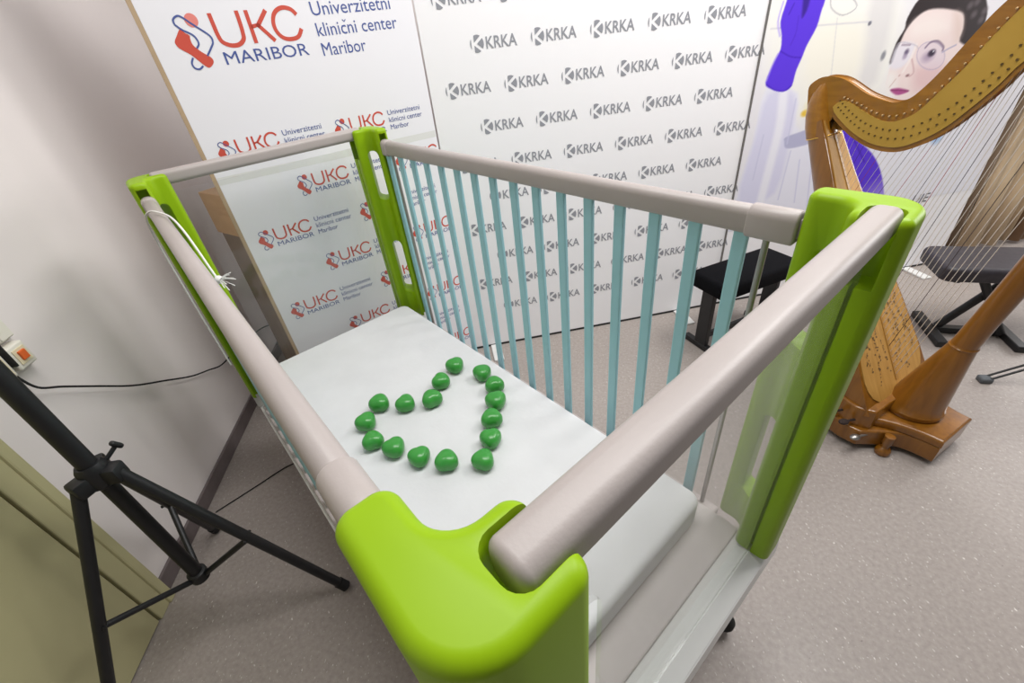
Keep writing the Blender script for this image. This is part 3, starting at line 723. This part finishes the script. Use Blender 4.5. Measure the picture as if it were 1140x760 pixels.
# painted sprays on the soundboard
rnd = random.Random(5)
def dash(orn, t, y, ln, an, w=.0016):
    L = np.linalg.norm(P1_ - P0); dt, dy = ln / L * math.cos(an), ln * math.sin(an); pt, py = w / L * -math.sin(an), w * math.cos(an)
    vs = [orn.verts.new(on_board(t + q[0], y + q[1], .0052)) for q in ((-pt, -py), (dt * .5 - 2.0 * pt, dy * .5 - 2.0 * py), (dt, dy), (dt * .5 + 2.0 * pt, dy * .5 + 2.0 * py), (pt, py))]
    orn.faces.new(vs)
for sgn in (-1, 1):
    orn = bmesh.new()
    for st_i in range(8):
        y0 = sgn * (.036 + .021 * st_i); t = .065 + .03 * ((st_i * 5) % 4); ph_ = rnd.uniform(0, 6); y = y0
        while t < .62:
            t += .0095; y = y0 * (1 - .55 * t) + sgn * .016 * math.sin(t * 21 + ph_)
            if abs(y) > wid(t) - .03 or abs(y) < .026 or math.sin(t * 17 + st_i * 1.7) < -.55: continue
            if rnd.random() < .5: dash(orn, t, y, .011, rnd.uniform(-.7, .7), .0008)
            if rnd.random() < .62: dash(orn, t + rnd.uniform(-.004, .004), y + rnd.uniform(-.006, .006), rnd.uniform(.005, .013), rnd.uniform(0, 6.28), rnd.uniform(.0012, .0024))
    obj('painted_ornament', orn, M_ink, sb)
# neck: wooden body and gilt plates
top = [(.775, 1.288), (.772, 1.305), (.741, 1.325), (.700, 1.327), (.655, 1.316), (.583, 1.280), (.530, 1.262), (.480, 1.253), (.445, 1.262), (.417, 1.282), (.378, 1.340), (.340, 1.418), (.306, 1.487), (.275, 1.535), (.21, 1.63), (.12, 1.735), (.01, 1.81), (-.10, 1.845), (-.18, 1.84)]
lowr = [(-.18, 1.69), (-.10, 1.65), (.0, 1.575), (.10, 1.49), (.192, 1.379), (.225, 1.315), (.266, 1.25), (.309, 1.191), (.366, 1.143), (.425, 1.117), (.499, 1.120), (.571, 1.148), (.632, 1.188), (.668, 1.215)]
und = [(.672, 1.20), (.690, 1.17), (.745, 1.145)]
neck = catmull(top, 4) + catmull(lowr, 4) + und
bm = prism(bmesh.new(), neck[::-1], -.026, .026, Matrix(((1, 0, 0, 0), (0, 0, 1, 0), (0, 1, 0, 0), (0, 0, 0, 1))), r=.010, rb=.010, seg=4)
nk = obj('neck', bm, M_amber, harp, 40)
sh = bmesh.new(); pr = [on_board(.93, 0), (.742, 0, 1.19), (.762, 0, 1.255), (.752, 0, 1.30), (.715, 0, 1.316), (.66, 0, 1.30)]
# shoulder: the thickened knee joining neck and soundbox
srings = []
for i, (p, ry, rx) in enumerate((((.700, 1.13), .056, .050), ((.716, 1.17), .055, .050), ((.729, 1.21), .052, .047), ((.737, 1.25), .048, .042), ((.739, 1.285), .042, .034), ((.735, 1.312), .030, .020))):
    srings.append([sh.verts.new((p[0] + rx * math.cos(2 * math.pi * k / 28), ry * math.sin(2 * math.pi * k / 28), p[1] + .35 * rx * -math.cos(2 * math.pi * k / 28))) for k in range(28)])
for a, b in zip(srings, srings[1:]):
    for k in range(28): sh.faces.new((a[k], a[(k + 1) % 28], b[(k + 1) % 28], b[k]))
sh.faces.new(srings[0]); sh.faces.new(srings[-1][::-1])
obj('shoulder', sh, M_amber, harp, 50)
obj('shoulder_ring', TUBE([(.692 + .056 * math.cos(a) + .0, .0575 * math.sin(a), 1.128 - .36 * .05 * math.cos(a)) for a in [2 * math.pi * k / 32 for k in range(33)]], .0022, 6), M_gold, harp, 60)
bnd = [(.673, 1.238), (.655, 1.257), (.625, 1.259), (.567, 1.233), (.515, 1.211), (.478, 1.203), (.444, 1.209), (.400, 1.238), (.362, 1.298), (.320, 1.370), (.294, 1.432), (.250, 1.512), (.19, 1.60), (.10, 1.695), (.0, 1.76), (-.09, 1.79)]
lw2 = [(-.09, 1.655), (.0, 1.585), (.10, 1.497), (.192, 1.386), (.225, 1.322), (.266, 1.257), (.309, 1.198), (.366, 1.150), (.425, 1.124), (.499, 1.127), (.571, 1.155), (.632, 1.195), (.664, 1.222)]
plate = catmull(bnd, 4) + catmull(lw2, 4)
SWP = Matrix(((1, 0, 0, 0), (0, 0, 1, 0), (0, 1, 0, 0), (0, 0, 0, 1)))
for ya_, yb_ in ((.026, .031), (-.031, -.026)):
    obj('brass_plate', prism(bmesh.new(), plate[::-1], ya_, yb_, SWP), M_brass, nk, 40)
# strings, pins, fork discs
NS = 42
lc = catmull([(.652, 1.226), (.60, 1.188), (.54, 1.155), (.48, 1.140), (.425, 1.142), (.366, 1.168), (.309, 1.216), (.266, 1.275), (.225, 1.340), (.192, 1.404), (.10, 1.515), (.01, 1.595), (-.06, 1.645)], 12)
uc = catmull([(.640, 1.272), (.585, 1.254), (.53, 1.232), (.48, 1.221), (.44, 1.229), (.395, 1.262), (.352, 1.326), (.315, 1.395), (.288, 1.452), (.245, 1.535), (.18, 1.635), (.09, 1.725), (-.02, 1.79)], 12)
def along(L, t):
    A = np.array(L); d = np.r_[0, np.cumsum(np.linalg.norm(np.diff(A, axis=0), axis=1))]; q = t * d[-1]; return float(np.interp(q, d, A[:, 0])), float(np.interp(q, d, A[:, 1]))
pin0 = None
dsc = bmesh.new()
for i in range(NS):
    t = i / (NS - 1); tt = t ** 1.12
    nx_, nz_ = along(lc, tt); b = on_board(.985 - .905 * t ** .96, 0, .006)
    m = M_strr if i % 7 == 4 and i < 30 else (M_strd if i % 7 == 1 else M_str)
    lx, lz = along(lowr[::-1][:-2] + [(-.07, 1.63)], tt); so = obj('string', TUBE([b, (lx, 0, lz + .004)], .0005 + .0008 * t, 5), m, harp)
    ux, uz = along(uc, tt)
    if pin0 is None:
        pb = bmesh.new(); lathe(pb, [(.0026, 0), (.0026, .006), (.0032, .007), (.0032, .010), (.002, .011)], 10); xf(pb, Matrix(((1, 0, 0, 0), (0, 0, 1, .022), (0, -1, 0, 0), (0, 0, 0, 1))))
        pin0 = obj('tuning_pin', pb, mat('pale_bronze', (196, 164, 120), .4, metal=.5), nk, 40); pin0.location = (ux, .004, uz)
    else:
        q = pin0.copy(); C.objects.link(q); q.parent = nk; q.location = (ux, .004, uz)
    for dz in (.012, .034 + .02 * t):
        dx_ = .012 * t
        r_ = .0024 + .0016 * t
        vs = [dsc.verts.new((nx_ + dx_ * (dz > .02) + r_ * math.cos(2 * math.pi * k / 10), .0345, nz_ + dz + r_ * math.sin(2 * math.pi * k / 10))) for k in range(10)]
        f = dsc.faces.new(vs); e = bmesh.ops.extrude_face_region(dsc, geom=[f])
        for v in e['geom']:
            if isinstance(v, bmesh.types.BMVert): v.co.y -= .005
obj('fork_discs', dsc, mat('dark_brass', (96, 74, 40), .4, metal=.4), nk)
# pedals on the near side
for k, (px_, py_, pz_) in enumerate(((.18, .243, .145), (.125, .248, .135), (.07, .238, .085), (.30, -.185, .14), (.18, -.243, .145), (.125, -.248, .135), (.07, -.238, .085))):
    n = Vector((.35, py_ / abs(py_), 0)).normalized(); a = Vector((px_, py_, pz_)); pb = bmesh.new()
    tube(pb, [a - n * .03, a + n * .03], .005, 8); q = a + n * .04
    bmesh.ops.create_uvsphere(pb, u_segments=12, v_segments=8, radius=1, matrix=Matrix.Translation(q) @ Matrix.Rotation(math.atan2(n.y, n.x), 4, 'Z') @ Matrix.Diagonal((.022, .016, .010, 1)))
    obj('pedal', pb, M_felt if k != 2 else M_steel, harp, 50)

# ------------------------------------------------------------------ seats
b1 = thing('piano_bench', 'black fabric bench with flat seat in front of the grey logo wall', 'bench', (1.476, 1.944, 0), math.radians(14.8))
obj('seat', BX((-.27, -.125, .362), (.27, .125, .45), .02, 3), M_cloth, b1, 40)
for s in (-1, 1):
    obj('leg', BX((s * .235 - .014, -.04, .03), (s * .235 + .014, .04, .365), .004), M_black, b1)
    obj('foot_bar', BX((s * .235 - .018, -.12, 0), (s * .235 + .018, .12, .032), .005), M_black, b1)
obj('stretcher', BX((-.222, -.012, .06), (.222, .012, .09), .003), M_black, b1)
b2 = thing('padded_stool', 'black vinyl padded stool on an angled steel base behind the harp strings', 'stool', (2.62, 1.60, 0), math.radians(-25))
obj('seat', prism(bmesh.new(), rounded([(-.30, -.145, .05), (.32, -.145, .05), (.32, .145, .05), (-.30, .145, .05)], 6), .375, .45, r=.022, seg=5, rb=.014), M_leather, b2, 40)
for s, xx in ((-1, -.165), (1, .165)):
    obj('foot_bar', BX((xx - .024, -.16, 0), (xx + .024, .16, .036), .006), M_black, b2)
obj('cross_bar', BX((-.143, -.02, .004), (.143, .02, .038), .004), M_black, b2)
obj('leg', TUBE([(-.13, .012, .03), (.08, .012, .362)], .02, 10), M_black, b2, 50)
obj('leg', TUBE([(.13, -.028, .03), (-.08, -.028, .362)], .02, 10), M_black, b2, 50)
obj('seat_bracket', BX((-.16, -.06, .355), (.2, .06, .377), .003), M_black, b2)
obj('adjuster_knob', lathe(bmesh.new(), [(.012, .345), (.018, .347), (.018, .372), (.012, .376)], 16, -.2, -.07), M_black, b2, 40)

# ------------------------------------------------------------------ music stand, mostly outside the frame
msx, msy = 2.78, 1.10
ms = thing('music_stand', 'black folding music stand whose thin double leg reaches in at the right edge', 'music stand', (msx, msy, 0), math.radians(160))
obj('pole', TUBE([(0, 0, .10), (0, 0, 1.05)], .011, 12), M_black, ms, 50)
for k in range(3):
    a = 2 * math.pi * k / 3; c, s = math.cos(a), math.sin(a); rot = Matrix.Rotation(a, 4, 'Z')
    lb = bmesh.new()
    for dy in (-.013, .013): tube(lb, [(.02, dy, .30), (.455, dy, .02)], .005, 8)
    lg = obj('leg', xf(lb, rot), M_black, ms, 50)
    ftb = BX((.435, -.022, 0), (.485, .022, .028), .008, 3); obj('rubber_foot', xf(ftb, rot), mat('grey_rubber', (88, 92, 96), .7) if k == 0 else MATS['grey_rubber'], lg, 50)
obj('desk', BX((-.25, -.03, 1.0), (.25, -.02, 1.34), .006, 2, Matrix.Rotation(.0, 4, 'X')), M_black, ms)

# ------------------------------------------------------------------ tripod stand at the left
tx, ty = -1.04, .905
tp = thing('tripod_stand', 'black tripod speaker stand in front of the cream door', 'tripod stand', (tx, ty, 0), 0)
obj('pole', TUBE([(0, 0, .79), (0, 0, 1.75)], .022, 16), M_black, tp, 50)
obj('centre_tube', TUBE([(0, 0, .235), (0, 0, .80)], .0195, 16), M_black, tp, 50)
hb = bmesh.new(); lathe(hb, [(.026, .735), (.034, .742), (.036, .775), (.034, .80), (.028, .812)], 24)
for k, a in enumerate((-1, 119, 241)):
    rot = Matrix.Rotation(math.radians(a), 4, 'Z'); bx(hb, (.015, -.022, .742), (.062, .022, .792), .008, 2, rot)
hub = obj('hub', hb, M_black, tp, 40)
kb = bmesh.new(); tube(kb, [(0, 0, 0), (.035, 0, 0)], .006, 8); bx(kb, (.033, -.009, -.016), (.047, .009, .016), .006, 3); xf(kb, Matrix.Translation((.024, .024, .795)) @ Matrix.Rotation(math.radians(55), 4, 'Z') @ Matrix.Rotation(-.5, 4, 'Y'))
obj('clamp_knob', kb, M_black, hub, 50)
cl = obj('brace_collar', lathe(bmesh.new(), [(.022, .235), (.028, .238), (.028, .272), (.022, .276)], 20), M_black, tp, 40)
for a in (-1, 119, 241):
    rot = Matrix.Rotation(math.radians(a), 4, 'Z')
    p0, p1 = Vector((.05, 0, .765)), Vector((.405, 0, .016))
    lg = obj('leg', xf(TUBE([p0, p1], .0155, 12), rot), M_black, tp, 50)
    obj('rubber_foot', xf(TUBE([p0.lerp(p1, .955), p0.lerp(p1, 1.0)], .0185, 12), rot), M_rubber, lg, 50)
    q = p0.lerp(p1, .48); br = bmesh.new()
    tube(br, [(.024, 0, .255), (q.x, 0, q.z - .012)], .0095, 8)
    tube(br, [(q.x, -.022, q.z - .004), (q.x, .022, q.z - .004)], .005, 6)
    obj('brace', xf(br, rot), M_black, tp, 50)

# ------------------------------------------------------------------ switch boxes and cables on the left wall
def wall_box(name, label, y, z, w, h, d, rot=0):
    t = thing(name, label, 'switch box', (WX, y, z)); obj('housing', BX((0, -w / 2, -h / 2), (d, w / 2, h / 2), .006, 3), M_plug, t, 40); return t
s1 = wall_box('switch_box', 'white wall box with an orange rocker switch', 1.222, .985, .062, .072, .036)
obj('frame_plate', BX((.036, -.02, -.022), (.039, .02, .024), .001), mat('cream_plate', (226, 214, 180), .5), s1)
obj('rocker', BX((.038, -.011, -.012), (.045, .011, .016), .002), M_orange, s1)['label'] = 'orange rocker'
s2 = wall_box('socket_box', 'white wall socket box below the black plug, cut by the left edge', 1.150, .985, .062, .08, .032)
obj('cover_plate', BX((.032, -.022, -.03), (.035, .022, .03), .001), MATS['cream_plate'], s2)
s3 = wall_box('junction_box', 'pale wall junction box above the orange switch box', 1.238, 1.062, .05, .06, .022)
obj('lid', BX((.022, -.02, -.025), (.025, .02, .025), .001), M_plug, s3)
pg = thing('black_plug', 'black plug between the two white wall boxes', 'plug', (WX + .012, 1.186, 1.005))
obj('plug_body', BX((-.012, -.0035, -.035), (.032, .0035, .05), .003), M_rubber, pg)
wp = [(1.185, .945), (1.194, .887), (1.255, .838), (1.352, .757), (1.467, .662), (1.603, .573), (1.742, .483), (1.86, .425), (1.967, .376), (2.15, .335), (2.331, .295), (2.52, .249), (2.7, .16), (2.78, .05)]
cw = bmesh.new(); tube(cw, catmull([(WX + (.03 if 0 < i < 9 else .012), y, z) for i, (y, z) in enumerate(wp)], 6), .0035, 8)
tag(obj('black_cable', cw, M_rubber, None, 60), 'thin black cable sagging along the left wall from the switch boxes', 'cable')
fc = bmesh.new(); fp = [tuple(on_plane(p, (0, 0, 1), (0, 0, .004))) for p in ((240, 570), (262, 556), (290, 538), (318, 520), (345, 508))]
tube(fc, catmull(fp, 6), .0025, 8)
tag(obj('floor_cable', fc, M_rubber, None, 60), 'thin dark cable lying on the floor between tripod and crib', 'cable')
